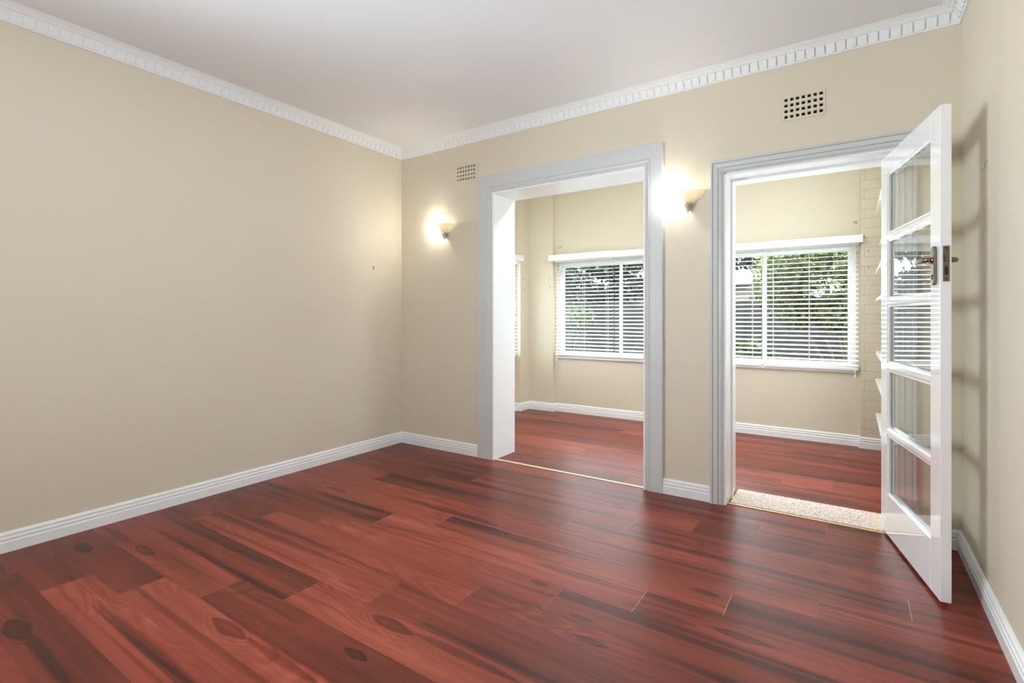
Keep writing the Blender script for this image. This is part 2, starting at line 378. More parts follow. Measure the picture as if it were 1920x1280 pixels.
V1 = (-2.752, 2.417); V2 = (-0.234, 2.411)       # vent centres
VW, VH = .112, .074
vh = [(c[0]-VW, c[0]+VW, c[1]-VH, c[1]+VH) for c in (V1, V2)]
op = [(O1[0], O1[1], -1, O1[2]), (O2[0], O2[1], -1, O2[2])]
def back_leaf(mb):
    xs = sorted({-3.734, .66, O1[0], O1[1], O2[0], O2[1]}); zs = sorted({0, ZC, O1[2], O2[2]})
    wall_cells(mb, xs, zs, YB+.11, YS, op)
def _bw():
    mb = MB()
    holes = [(o[0], o[1], 0, o[3]) for o in op] + vh
    xs = sorted(set([-3.734, .66] + [h[0] for h in holes] + [h[1] for h in holes])); zs = sorted(set([0, ZC] + [h[2] for h in holes] + [h[3] for h in holes]))
    wall_cells(mb, xs, zs, YB, YB+.11, holes); back_leaf(mb)
    return structure(mb.build('wall_back', M_wall, fix=False), 'cream wall with a cased opening and a doorway in it', 'wall')
_bw()
wall('wall_left', (YF, YB), 0, ZC, XL-.2, XL, [(-1.40, .25, .95, 2.20)], M_wall, 'plain cream wall on the left of the room', axis='y')  # opening cut for the added left window
wall('wall_right', (YF, YB), 0, ZC, XR, XR+.2, [(-1.15, -.35, 1.05, 2.05)], M_wall, 'cream wall behind the open glazed door', axis='y')  # opening cut for the added right window
wall('wall_front', (XL-.2, XR+.2), 0, ZC, YF-.15, YF, [], M_wall, 'plain cream wall behind the camera')
structure(MB().box(XL-.2, XR+.2, YF-.15, YS, ZC, ZC+.1).build('ceiling', M_ceil), 'smooth white ceiling of the main room', 'ceiling')
# sunroom
FW = (-3.075, 0.035, .69, 1.862)      # window run in the far wall
LWN = (4.02, 5.30, .70, 1.93)        # window in the left wall
wall('wall_sunroom_far', (-3.715, .67), 0, SZC+.1, YW, YW+.2, [FW], M_wall, 'cream sunroom wall with a long row of windows',
     extra=lambda mb: mb.box(-3.455, -3.105, YW-.055, YW, 0, SZC))
wall('wall_sunroom_left', (YS, YW), 0, SZC, SXL-.2, SXL, [LWN], M_wall, 'cream end wall of the sunroom seen through the cased opening', axis='y',
     extra=lambda mb: mb.box(SXL, -3.455, 5.335, YW, 0, SZC))
wall('wall_sunroom_right', (YS, YW), 0, SZC, SXR, SXR+.2, [], M_brick, 'cream painted brick wall carrying the white shelves', axis='y')
structure(MB().box(.068, SXR, YW-.055, YW, 0, SZC).build('wall_pier', M_brick), 'cream painted brick pier right of the sunroom windows', 'wall')
structure(MB().box(-3.715, .67, YS, YW+.2, SZC, SZC+.1).build('ceiling_sunroom', M_ceil), 'white sunroom ceiling', 'ceiling')

# ---------------------------------------------------------------- skirtings and cornice
SK = [(0,0),(.018,0),(.018,.050),(.014,.055),(.014,.060),(.017,.064),(.017,.070),(.011,.076),(.011,.080),(.014,.084),(.014,.089),(.006,.097),(0,.100)]
def run(mb, prof, p0, p1, n, m0=0, m1=0):
    """extrude profile (offset from wall, height) along p0->p1; m = mitre sign at each end"""
    p0, p1, n = Vector(p0), Vector(p1), Vector(n); d = (p1-p0).normalized()
    up = Vector((0,0,1))
    mb.loft([[p0 + n*o + up*z + d*(o*m0) for o, z in prof], [p1 + n*o + up*z - d*(o*m1) for o, z in prof]])
def skirting(name, segs, label):
    mb = MB()
    for s in segs: run(mb, SK, *s)
    return structure(mb.build(name, M_white), label, 'skirting board')
skirting('baseboard_left', [((XL, YF, 0), (XL, YB, 0), (1,0,0), 1, 1)], 'white moulded skirting along the left wall')
skirting('baseboard_back', [((XL, YB, 0), (-2.614, YB, 0), (0,-1,0), 1, 0), ((-1.050, YB, 0), (-.745, YB, 0), (0,-1,0), 0, 0), ((.285, YB, 0), (XR, YB, 0), (0,-1,0), 0, 1)], 'white moulded skirting in short runs between the door casings')
skirting('baseboard_right', [((XR, YB, 0), (XR, YF, 0), (-1,0,0), 1, 1)], 'white moulded skirting along the right wall behind the door')
skirting('baseboard_front', [((XL, YF, 0), (XR, YF, 0), (0,1,0), 1, 1)], 'white skirting behind the camera')
skirting('baseboard_sunroom', [
    ((SXL, YS, 0), (SXL, 5.335, 0), (1,0,0), 0, 1), ((SXL, 5.335, 0), (-3.455, 5.335, 0), (0,-1,0), 1, -1), ((-3.455, 5.335, 0), (-3.455, YW-.055, 0), (1,0,0), -1, 1),
    ((-3.455, YW-.055, 0), (-3.105, YW-.055, 0), (0,-1,0), 1, -1), ((-3.105, YW-.055, 0), (-3.105, YW, 0), (1,0,0), -1, 1), ((-3.105, YW, 0), (.068, YW, 0), (0,-1,0), 1, 1),
    ((.068, YW, 0), (.068, YW-.055, 0), (-1,0,0), 1, -1), ((.068, YW-.055, 0), (SXR, YW-.055, 0), (0,-1,0), -1, 1)], 'white moulded skirting around the sunroom')

def cornice():
    mb = MB()
    prof = [(0,-.083),(.009,-.083),(.011,-.079),(.009,-.075),(.0115,-.073),(.0325,-.025),(.040,-.026),(.043,-.021),(.047,-.021),(.051,-.014),(.056,-.014),(.060,-.009),(.066,-.009),(.070,-.004),(.078,-.004),(.082,0),(0,0)]
    P = [(XL, YF), (XL, YB), (XR, YB), (XR, YF), (XL, YF)]
    N = [(1,0,0), (0,-1,0), (-1,0,0), (0,1,0)]
    for i in range(4):
        a, c = Vector((*P[i], ZC)), Vector((*P[i+1], ZC)); n = Vector(N[i]); d = (c-a).normalized(); L = (c-a).length
        run(mb, prof, a, c, n, 1, 1)
        # raised flutes across the cove
        k = .05
        while k < L-.05:
            q = [(.0135,-.0705),(.0325,-.0285),(.0385,-.0305),(.0195,-.0735)]
            s = a + d*k; e = a + d*(k+.024)
            mb.loft([[s+n*o+Vector((0,0,z)) for o, z in q], [e+n*o+Vector((0,0,z)) for o, z in q]])
            k += .049
    return structure(mb.build('trim_cornice', M_plaster), 'white plaster cornice with a fluted dentil band around the ceiling', 'cornice')
cornice()

# ---------------------------------------------------------------- casings
def casing(name, xl, xr, zh, wl, wr, wh, prof, label):
    """prof: (fraction across from inner edge, thickness)"""
    mb = MB()
    def leg(x, w, sgn):
        lo = [(x+sgn*f*w, YB-t, 0) for f, t in prof]; hi = [(x+sgn*f*w, YB-t, zh+f*wh) for f, t in prof]
        mb.loft([lo, hi])
    leg(xl, wl, -1); leg(xr, wr, 1)
    mb.loft([[(xl-f*wl, YB-t, zh+f*wh) for f, t in prof], [(xr+f*wr, YB-t, zh+f*wh) for f, t in prof]])
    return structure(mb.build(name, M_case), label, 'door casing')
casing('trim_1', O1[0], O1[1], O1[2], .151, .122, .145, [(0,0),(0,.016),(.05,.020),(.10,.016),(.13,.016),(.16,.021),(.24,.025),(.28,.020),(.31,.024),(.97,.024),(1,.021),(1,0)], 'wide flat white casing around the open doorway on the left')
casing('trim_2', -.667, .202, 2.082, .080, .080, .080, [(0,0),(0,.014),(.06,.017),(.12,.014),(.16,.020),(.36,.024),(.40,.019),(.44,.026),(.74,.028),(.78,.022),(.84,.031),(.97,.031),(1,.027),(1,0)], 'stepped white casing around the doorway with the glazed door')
mb = MB(); t = .012
mb.box(O1[0]-.001, O1[0]+t, YB-.016, YS+.012, 0, O1[2]); mb.box(O1[1]-t, O1[1]+.001, YB-.016, YS+.012, 0, O1[2]); mb.box(O1[0]+t, O1[1]-t, YB-.016, YS+.012, O1[2]-t, O1[2]+.001)
structure(mb.build('trim_3', M_white), 'deep white reveal lining of the open doorway on the left', 'door lining')
mb = MB(); x0, x1, zh = O2
mb.box(x0-.008, x0+.006, YB-.010, YS+.012, 0, zh); mb.box(x1-.006, x1+.008, YB-.010, YS+.012, 0, zh); mb.box(x0+.006, x1-.006, YB-.010, YS+.012, zh-.006, zh+.008)
mb.box(x0+.006, x0+.018, YB+.135, YB+.175, 0, zh-.006); mb.box(x0+.018, x1-.006, YB+.135, YB+.175, zh-.018, zh-.006); mb.box(x1-.018, x1-.006, YB+.135, YB+.175, 0, zh-.018)
structure(mb.build('trim_4', M_white), 'white door frame with stops in the right doorway', 'door frame')
# floor strips and threshold
structure(MB().box(O1[0]+.012, O1[1]-.012, YB+.005, YB+.030, 0, .004).build('trim_5', M_strip, bevel=.001), 'thin pale timber strip across the floor of the left opening', 'floor strip')
structure(MB().box(O2[0]+.006, O2[1]-.006, YB+.022, YB+.040, 0, .005).build('trim_6', M_gold, bevel=.001), 'thin brass strip along the front of the doorway threshold', 'floor strip')
structure(MB().box(O2[0]+.018, O2[1]-.018, YB+.052, YS+.055, 0, .006).build('trim_7', M_speck, bevel=.002), 'pale speckled threshold strip in the right doorway', 'threshold')

# ---------------------------------------------------------------- glazed door
def make_door():
    hx, hy = 0.1354, 3.476; fx, fy = 0.3007, 2.695
    ang = math.atan2(fy-hy, fx-hx); Lw = .798; T = .038
    # local x along the leaf from the hinge, local y = thickness, going away from the visible face
    root = empty('door_1', (hx, hy, .015), ang)
    structure(root, 'white door with five glass panes standing open against the right wall', 'door')
    H = 2.033; z0 = .015
    panes = [(1.625,1.945),(1.278,1.590),(.935,1.243),(.585,.897),(.232,.549)]
    mb = MB()
    mb.box(0, .10, 0, T, 0, H); mb.box(.695, Lw, 0, T, 0, H)
    mb.box(.10, .695, 0, T, 1.945-z0, H); mb.box(.10, .695, 0, T, 0, .232-z0)
    o = mb.build('door_frame', M_door, root, bevel=.002)
    for i in range(4):
        zt, zb = panes[i][0]-z0, panes[i+1][1]-z0
        # glazing bar with bevelled edges
        q = [(zb, .006), (zb+.008, 0), (zt-.008, 0), (zt, .006), (zt, T-.006), (zt-.008, T), (zb+.008, T), (zb, T-.006)]
        MB().loft([[(.0995, y, z) for z, y in q], [(.6955, y, z) for z, y in q]]).build('glazing_bar', M_door, root)
    for a, c in panes:
        p = MB().box(.101, .694, T/2-.002, T/2+.002, a-z0+.001, c-z0-.001).build('pane', M_doorglass, root)
        b = MB(); w = .010
        for (y0, y1) in ((.007, T/2-.0025), (T/2+.0025, T-.007)):
            b.box(.1, .1+w, y0, y1, a-z0, c-z0); b.box(.695-w, .695, y0, y1, a-z0, c-z0); b.box(.1+w, .695-w, y0, y1, a-z0, a-z0+w); b.box(.1+w, .695-w, y0, y1, c-z0-w, c-z0)
        b.build('glazing_bead', M_door, root)
    # handle plates and levers
    def rounded_plate(y0, y1, cx, w, za, zb):
        n = 8; ring = []
        for k in range(n+1): a = math.pi*k/n; ring.append((cx+w/2*math.cos(a), zb-w/2+w/2*math.sin(a)))
        for k in range(n+1): a = math.pi+math.pi*k/n; ring.append((cx+w/2*math.cos(a), za+w/2+w/2*math.sin(a)))
        ins = [(cx+(x-cx)*.72, (za+zb)/2+(z-(za+zb)/2)*.97) for x, z in ring]
        return MB().loft([[(x, y0, z) for x, z in ring], [(x, (y0+3*y1)/4, z) for x, z in ring], [(x, y1, z) for x, z in ins]])
    for side in (0, 1):
        s = -1 if side == 0 else 1; yb = 0 if side == 0 else T
        hl = rounded_plate(yb, yb+s*.011, .748, .040, 1.312-z0, 1.476-z0).build('handle_plate', M_chrome, root, smooth=False)
        if side == 0: hl['label'] = 'worn chrome handle plate'
        zc = 1.418-z0
        lv = MB()
        lv.tube([(.748, yb+s*.009, zc), (.748, yb+s*.016, zc)], .013, 16)
        lv.tube([(.748, yb+s*.012, zc), (.748, yb+s*.024, zc), (.744, yb+s*.031, zc), (.733, yb+s*.035, zc), (.700, yb+s*.037, zc+.001), (.670, yb+s*.037, zc), (.645, yb+s*.034, zc-.006)], [.009, .009, .0095, .010, .010, .009, .006], 12)
        lv.build('lever', M_chrome, hl, smooth=True)
        kh = MB().tube([(.748, yb+s*.0108, 1.352-z0), (.748, yb+s*.0122, 1.352-z0)], .005, 12); kh.box(.7465, .7495, min(yb+s*.0108, yb+s*.0122), max(yb+s*.0108, yb+s*.0122), 1.336-z0, 1.352-z0)
        kh.build('keyhole', M_dark, hl)
    lp = MB().box(Lw-.0005, Lw+.002, .009, .030, 1.325-z0, 1.470-z0).build('lock_plate', M_brass, root)
    lp['label'] = 'tarnished mortice lock plate on the door edge'
    MB().loft([[(Lw+.001, .012, 1.408-z0), (Lw+.001, .027, 1.408-z0), (Lw+.001, .027, 1.432-z0), (Lw+.001, .012, 1.432-z0)], [(Lw+.010, .012, 1.408-z0), (Lw+.004, .027, 1.408-z0), (Lw+.004, .027, 1.432-z0), (Lw+.010, .012, 1.432-z0)]]).build('latch_bolt', M_brass, lp)
    MB().box(Lw+.0015, Lw+.0028, .014, .025, 1.352-z0, 1.386-z0).build('deadbolt', M_dark, lp)
    for z in (1.336, 1.460):
        MB().tube([(Lw+.0015, .0195, z-z0), (Lw+.003, .0195, z-z0)], .004, 10).build('screw', M_dark, lp)
    for z in (.22, 1.02, 1.82):
        MB().tube([(-.006, T+.004, z-.04), (-.006, T+.004, z+.04)], .006, 10).build('hinge', M_steel, root)
    return root
make_door()

# ---------------------------------------------------------------- air vents
def vent(c, label):
    root = empty('air_vent', (c[0], YB, c[1]-VH))
    tag(root, label, 'vent', 'square-holed air vents in the back wall')
    pit, hw, nx, nz = .0296, .0175, 7, 4; zp = .0335
    mb = MB(); W2, H2 = VW-.0005, VH-.0005
    xs = [-W2] + sum([[(i-3)*pit-hw/2, (i-3)*pit+hw/2] for i in range(nx)], []) + [W2]
    zs = [-H2] + sum([[(j-1.5)*zp-hw/2, (j-1.5)*zp+hw/2] for j in range(nz)], []) + [H2]
    for i in range(len(xs)-1):
        for j in range(len(zs)-1):
            if i % 2 and j % 2: continue
            mb.box(xs[i], xs[i+1], -.002, .014, zs[j]+VH, zs[j+1]+VH)
    mb.build('vent_grille', M_wall, root, fix=False)
    MB().box(-VW+.002, VW-.002, .060, .066, .002, 2*VH-.002).build('vent_dark_sheet', M_dark, root)  # dark sheet standing in for the shade inside the wall cavity
    return root
vent(V1, 'small square-holed cream vent left of the wide casing, above the left wall light')
vent(V2, 'square-holed cream vent high above the doorway with the glazed door')

# ---------------------------------------------------------------- wall lights
def sconce(X, label):
    root = empty('wall_sconce', (X, YB, 1.86)); tag(root, label, 'wall light', 'frosted bowl wall lights on the back wall')
    # half bowl against the wall: stepped tiers
    prof = [(.018,.052),(.034,.056),(.046,.066),(.050,.070),(.052,.0735),(.062,.082),(.074,.0925),(.077,.0965),(.079,.101),(.090,.112),(.101,.124),(.105,.130),(.105,.134)]
    inner = [(r-.003, z+.001) for r, z in reversed(prof[1:])]
    # half revolve around the wall line: angles pi..2pi (towards -y), slightly flattened in depth
    sh = MB().lathe(prof+inner+[(.012,.055)], 36, (0,0,0), math.pi, 2*math.pi)
    sh.v = [(x, y*.86-.004, z) for x, y, z in sh.v]
    sh.build('lamp_shade', M_shade, root, smooth=True, fix=True)
    fin = MB().lathe([(.0,.0),(.006,.002),(.009,.008),(.006,.013),(.011,.017),(.014,.023),(.011,.027),(.018,.031),(.021,.037),(.019,.040),(.025,.045),(.027,.052),(.020,.056),(.0,.056)], 20, (0,-.030,0))
    fo = fin.build('finial', M_steel, root, smooth=True); fo['label'] = 'turned nickel finial under the shade'
    bp = MB().box(-.022, .022, -.012, -.0005, .030, .115); bp.tube([(0,-.010,.075),(0,-.034,.060)], .007, 10)
    bp.build('wall_bracket', M_steel, root, bevel=.003)
    bl = MB().lathe([(.0,.085),(.010,.088),(.012,.10),(.014,.110),(.015,.118),(.011,.126),(.0,.130)], 14, (-.045,-.040,0))
    bl.build('bulb', M_bulb, root, smooth=True)
    ld = bpy.data.lights.new('sconce_light', 'POINT'); ld.energy = 6.0; ld.color = (1, .965, .87); ld.shadow_soft_size = .028
    lo = bpy.data.objects.new('sconce_light', ld); COL.objects.link(lo); lo.parent = root; lo.location = (-.086, -.046, .120)
    return root
sconce(-2.974, 'lit frosted wall light in the corner left of the wide casing')
sconce(-.884, 'lit frosted wall light on the pier between the two doorways')

# ---------------------------------------------------------------- wall hooks
def hook(name, mk, loc, label, cat='hook', group=None, m=None):
    o = mk().build(name, m or M_steel, smooth=True, loc=loc); tag(o, label, cat, group); return o
hook('picture_hook', lambda: MB().box(0, .002, -.006, .006, -.004, .016).tube([(.001,0,-.003),(.008,0,-.012),(.012,0,-.010),(.013,0,-.003)], .002, 6).tube([(.0,0,.009),(.006,0,.012)], .0025, 6),
     (XL, 3.051, 1.615), 'tiny metal picture hook on the left wall near the corner')
hook('cup_hook', lambda: MB().tube([(0,0,.012),(-.008,0,.012),(-.010,0,.004),(-.010,0,-.014),(-.013,-.004,-.019),(-.019,-.012,-.018),(-.020,-.015,-.012)], .002, 8),
     (XR, 2.788, 1.80), 'small wire hook screwed into the right wall above the door handle')
def screw_hook(): return MB().tube([(0,0,0),(0,-.008,0),(0,-.012,-.004),(0,-.010,-.010)], .0035, 6).tube([(0,0,0),(0,-.002,0)], .006, 8)
G = 'blind cord hooks beside the sunroom windows'
hook('cord_hook', screw_hook, (-3.146, YW-.055, 1.665), 'upper small hook on the cream pier left of the long window', group=G)
hook('cord_hook', screw_hook, (-3.146, YW-.055, 1.560), 'lower small hook on the cream pier left of the long window', group=G)
hook('cord_hook', lambda: MB().tube([(0,0,0),(.008,0,0),(.012,0,-.004),(.010,0,-.010)], .0035, 6).tube([(0,0,0),(.002,0,0)], .006, 8), (-3.455, 5.408, 1.660), 'upper small hook on the end wall beside the edge-on blind', group=G)
hook('cord_hook', lambda: MB().tube([(0,0,0),(.008,0,0),(.012,0,-.004),(.010,0,-.010)], .0035, 6).tube([(0,0,0),(.002,0,0)], .006, 8), (-3.455, 5.408, 1.540), 'lower small hook on the end wall beside the edge-on blind', group=G)
hook('cord_hook', screw_hook, (.125, YW-.055, 1.773), 'upper small hook on the painted brick pier', group=G)
hook('cord_hook', screw_hook, (.125, YW-.055, 1.625), 'lower small hook on the painted brick pier', group=G)
def bracket(): return MB().box(-.012, .012, -.006, 0, -.014, .014).tube([(0,-.004,0),(0,-.03,0),(0,-.034,.012)], .005, 8)
hook('curtain_bracket', bracket, (-3.030, YW, 2.055), 'painted curtain bracket above the left end of the pelmets', 'bracket', m=M_wall)
hook('curtain_bracket', bracket, (.028, YW, 2.045), 'painted curtain bracket above the right pelmet near the brick pier', 'bracket', m=M_wall)

# ---------------------------------------------------------------- windows
def window(name, x0, x1, z0, z1, split, label, y=YW, sill=True):
    root = empty(name, ((x0+x1)/2, y+.09, z0)); structure(root, label, 'window')
    ox, oz = (x0+x1)/2, z0; w, h = (x1-x0)/2, z1-z0
    f = MB(); t = .035
    f.box(-w, -w+t, -.03, .03, 0, h); f.box(w-t, w, -.03, .03, 0, h); f.box(-w+t, w-t, -.03, .03, h-t, h); f.box(-w+t, w-t, -.03, .03, 0, t)
    f.build('window_frame', M_alu, root, bevel=.002)
    sp = split-ox
    for a, c, yy in ((-w+t, sp+.022, -.016), (sp-.022, w-t, .004)):
        s = MB(); u = .030
        s.box(a, a+u, yy, yy+.018, t, h-t); s.box(c-u, c, yy, yy+.018, t, h-t); s.box(a+u, c-u, yy, yy+.018, h-t-u, h-t); s.box(a+u, c-u, yy, yy+.018, t, t+u)
        so = s.build('sash', M_alu, root, bevel=.0015)
        MB().box(a+u-.001, c-u+.001, yy+.007, yy+.011, t+u-.001, h-t-u+.001).build('pane', M_glass, so)
    if sill:
        MB().box(-w, w, -.115, .0, -.022, 0).build('window_sill', M_white, root, bevel=.003)
    return root
window('window_1', FW[0], -1.535, FW[2], FW[3], -2.268, 'white sliding sunroom window seen through the left opening, behind blinds')
window('window_2', -1.505, FW[1], FW[2], FW[3], -.735, 'white sliding sunroom window seen through the right doorway, behind blinds')
structure(MB().box(-1.535, -1.505, YW, YW+.2, FW[2], FW[3]).build('trim_8', M_alu), 'white mullion post between the two sunroom windows', 'window post')
def side_window():
    root = empty('window_3', (SXL-.09, (LWN[0]+LWN[1])/2, LWN[2]), R(90)); structure(root, 'sunroom end window seen almost edge-on past the left reveal', 'window')
    w, h, t = (LWN[1]-LWN[0])/2, LWN[3]-LWN[2], .035
    f = MB(); f.box(-w, -w+t, -.03, .03, 0, h); f.box(w-t, w, -.03, .03, 0, h); f.box(-w+t, w-t, -.03, .03, h-t, h); f.box(-w+t, w-t, -.03, .03, 0, t); f.box(-.02, .02, -.03, .03, t, h-t)
    f.build('window_frame', M_alu, root, bevel=.002)
    for a, c in ((-w+t, -.02), (.02, w-t)): MB().box(a-.001, c+.001, -.002, .002, t-.001, h-t+.001).build('pane', M_glass, root)
    MB().box(-w, w, -.115, 0, -.022, 0).build('window_sill', M_white, root, bevel=.003)
side_window()
def added_window(name, loc, rz, w, h, label):  # frames of unseen windows, made up to carry the fill lights
    root = empty(name, loc, rz); structure(root, label, 'window'); t = .05; f = MB()
    f.box(-w, -w+t, -.03, .03, 0, h); f.box(w-t, w, -.03, .03, 0, h); f.box(-w+t, w-t, -.03, .03, h-t, h); f.box(-w+t, w-t, -.03, .03, 0, t)
    f.build('window_frame', M_alu, root, bevel=.002)
added_window('added_window_right', (XR+.10, -.75, 1.05), R(90), .40, 1.0, 'made-up window in the right wall beside the camera, added for fill light')
added_window('added_window_left', (XL-.10, -.575, .95), R(90), .825, 1.25, 'made-up window in the left wall beside the camera, added for fill light')

# ---------------------------------------------------------------- venetian blinds
def blind(x0, x1, zt, zb, y, label, group, cord_side=-1):
    w = (x1-x0)/2
    root = empty('venetian_blind', ((x0+x1)/2, y, zb)); tag(root, label, 'blind', group)
    H = zt-zb
    MB().box(-w, w, -.026, .026, H-.045, H).build('headrail', M_blind, root, bevel=.002)
    sl = MB(); tilt = R(12.5); z = .046
    c, s = math.cos(tilt), math.sin(tilt)
    while z < H-.060:
        pts = []
        for k in range(5):
            q = -.025+.0125*k; crown = .0022*(1-(q/.025)**2)
            pts.append((q*c - crown*s, q*s + crown*c))
        ring = [(y_, z_+z+.0009) for y_, z_ in pts] + [(y_, z_+z-.0009) for y_, z_ in reversed(pts)]
        sl.loft([[(-w+.004, a, b) for a, b in ring], [(w-.004, a, b) for a, b in ring]])
        z += .0437
    sl.build('slats', M_blind, root)
    MB().box(-w+.003, w-.003, -.025, .025, .004, .024).build('bottom_rail', M_blind, root, bevel=.003)
    for fx in (-.78, .0, .78):
        l = MB()
        for yy in (-.0265, .0265): l.tube([(fx*w, yy, .012), (fx*w, yy, H-.04)], .0012, 5)
        l.build('ladder_cord', M_cord, root)
    cx = cord_side*(w-.03)
    pc = MB()
    for dx in (-.006, .006): pc.tube([(cx+dx, -.0275, H-.08), (cx+dx*1.2, -.031, H*.45), (cx+dx*.4, -.034, -.03)], .0014, 5)
    pc = pc.build('pull_cord', M_cord, root)
    MB().lathe([(.0,-.075),(.007,-.072),(.008,-.05),(.004,-.032),(.0,-.03)], 10, (cx, -.034, 0)).build('cord_tassel', M_cord, pc, smooth=True)
    MB().tube([(cx-cord_side*.05, -.0275, H-.08), (cx-cord_side*.052, -.034, H*.35)], .0035, 6).build('tilt_wand', M_cord, root)
    return root
BG = 'white venetian blinds in the sunroom'
YBL = 5.5735
blind(-3.085, -2.306, 1.900, .700, YBL, 'leftmost white venetian blind of the long window, next to the cream pier', BG, -1)
blind(-2.294, -1.532, 1.900, .700, YBL, 'white venetian blind cut off by the right side of the left opening', BG, 1)
blind(-1.526, -.742, 1.880, .690, YBL, 'white venetian blind cut off by the left side of the doorway', BG, -1)
blind(-.728, .056, 1.880, .690, YBL, 'white venetian blind in front of the leafy green hedge, beside the brick pier', BG, 1)
bl = blind(-.62, .62, 1.880, .700, 0, 'white venetian blind on the sunroom end wall, seen edge-on', BG, 1)
bl.location = (SXL+.040, 4.665, .700); bl.rotation_euler = (0, 0, R(90))
# pelmets
PG = 'white pelmets above the blinds'
def pelmet(x0, x1, zb, zt, label, y0=5.490, y1=5.544):
    root = empty('pelmet', ((x0+x1)/2, y1, zb)); tag(root, label, 'pelmet', PG)
    w, h, d = (x1-x0)/2, zt-zb, y1-y0
    MB().box(-w, w, -d, -d+.014, 0, h).build('pelmet_board', M_white, root, bevel=.003)
    b = MB(); b.box(-w, -w+.012, -d+.014, 0, 0, h); b.box(w-.012, w, -d+.014, 0, 0, h); b.box(-w+.012, w-.012, -d+.014, 0, h-.012, h)
    b.build('pelmet_return', M_white, root)
    return root
pelmet(-3.140, -2.302, 1.872, 1.948, 'white pelmet above the leftmost blind of the long window')
pelmet(-2.300, -1.540, 1.868, 1.940, 'white pelmet cut off by the right side of the left opening')
pelmet(-1.536, .086, 1.846, 1.918, 'long white pelmet seen through the doorway, ending at the brick pier')
p = pelmet(-.70, .70, 1.880, 1.955, 'white pelmet on the sunroom end wall, seen edge-on', -.075, 0)
p.location = (SXL, 4.70, 1.880); p.rotation_euler = (0, 0, R(90))

# ---------------------------------------------------------------- shelves on the brick wall
names = ['topmost of seven', 'second from the top', 'third from the top', 'fourth from the top', 'third from the bottom', 'second from the bottom', 'lowest of seven']
SH = [2.043, 1.784, 1.545, 1.307, .862, .628, .335]
for nm, z in zip(names, SH):
    root = empty('wall_shelf', (SXR, 4.85, z)); tag(root, 'white shelf on the painted brick wall, %s' % nm, 'shelf', 'white shelves behind the door')
    MB().box(-.302 if nm != names[1] else -.275, -.001, -.45, .45, 0, .030).build('shelf_board', M_white, root, bevel=.006)
    for yy in (-.38, .38):
        MB().loft([[(-.001, yy-.012, 0), (-.001, yy+.012, 0), (-.001, yy+.012, -.10), (-.001, yy-.012, -.10)], [(-.20, yy-.012, 0), (-.20, yy+.012, 0), (-.20, yy+.012, -.012), (-.20, yy-.012, -.012)]]).build('shelf_bracket', M_white, root)

# ---------------------------------------------------------------- outside
def leaf_mat(name, a, b_, rough=.45):
    m, ns, ls, b = mat(name)
    b.inputs['Roughness'].default_value = rough
    g = node(ns, 'ShaderNodeNewGeometry'); rp = node(ns, 'ShaderNodeValToRGB'); ls.new(g.outputs['Random Per Island'], rp.inputs[0])
    rp.color_ramp.elements[0].color = (*a, 1); rp.color_ramp.elements[1].color = (*b_, 1)
    ls.new(rp.outputs[0], b.inputs['Base Color'])
    tl = node(ns, 'ShaderNodeBsdfTranslucent'); ls.new(rp.outputs[0], tl.inputs['Color'])
    mx = node(ns, 'ShaderNodeMixShader'); mx.inputs[0].default_value = .35
    ls.new(b.outputs[0], mx.inputs[1]); ls.new(tl.outputs[0], mx.inputs[2]); ls.new(mx.outputs[0], ns['Material Output'].inputs['Surface'])
    return m
M_leaf = leaf_mat('hedge_leaf', (.030, .050, .010), (.170, .205, .065))
M_leaf2 = leaf_mat('dark_tree_leaf', (.008, .015, .010), (.032, .045, .032))
M_leaf3 = leaf_mat('low_plant_leaf', (.018, .042, .010), (.085, .13, .035))
M_bark = simple('bark', (.13, .10, .075), .85, var=.3, scale=20, bump=.5, bscale=30)
M_ground = simple('garden_soil_and_grass', (.03, .033, .02), .95, var=.4, scale=3)
M_wbd = simple('pinkish_white_weatherboard', (.30, .25, .23), .6, var=.03, scale=3)
M_tile = simple('grey_roof_sheeting', (.25, .255, .26), .7, var=.2, scale=12)
def fence_mat():
    m, ns, ls, b = mat('weathered_shaded_paling'); b.inputs['Roughness'].default_value = .85
    g = node(ns, 'ShaderNodeNewGeometry'); rp = node(ns, 'ShaderNodeValToRGB'); ls.new(g.outputs['Random Per Island'], rp.inputs[0])
    rp.color_ramp.elements[0].color = (.014, .0145, .015, 1); rp.color_ramp.elements[1].color = (.028, .0275, .0275, 1)  # fence stands in shade: that darkness is put into these greys
    ls.new(rp.outputs[0], b.inputs['Base Color']); return m
M_fence = fence_mat()
GZ = -.35
structure(MB().box(-16, 10, 5.82, 30, GZ-.1, GZ).build('ground', M_ground), 'garden ground outside the sunroom windows', 'ground')
def leaves(n, shape, size, seed, droop=.3):
    rnd = random.Random(seed); mb = MB()
    for _ in range(n):
        p = Vector(shape(rnd)); s = size*rnd.uniform(.6, 1.3)
        d = Vector((rnd.gauss(0, 1), rnd.gauss(0, 1), rnd.gauss(-droop, .7))).normalized()
        a = d.cross(Vector((rnd.gauss(0, 1), rnd.gauss(0, 1), rnd.gauss(0, 1)))).normalized(); nrm = d.cross(a)
        b = len(mb.v)
        mb.v += [tuple(p), tuple(p+d*s*.5+a*s*.26+nrm*s*.05), tuple(p+d*s), tuple(p+d*s*.5-a*s*.26+nrm*s*.05)]
        mb.f += [(b, b+1, b+2), (b, b+2, b+3)]
    return mb
def blob(centres):
    def f(rnd):
        c = rnd.choice(centres); u = Vector((rnd.gauss(0, 1), rnd.gauss(0, 1), rnd.gauss(0, 1))).normalized(); r = rnd.uniform(.55, 1.0)
        return (c[0]+u.x*c[3]*r, c[1]+u.y*c[3]*r, c[2]+u.z*c[4]*r)
    return f
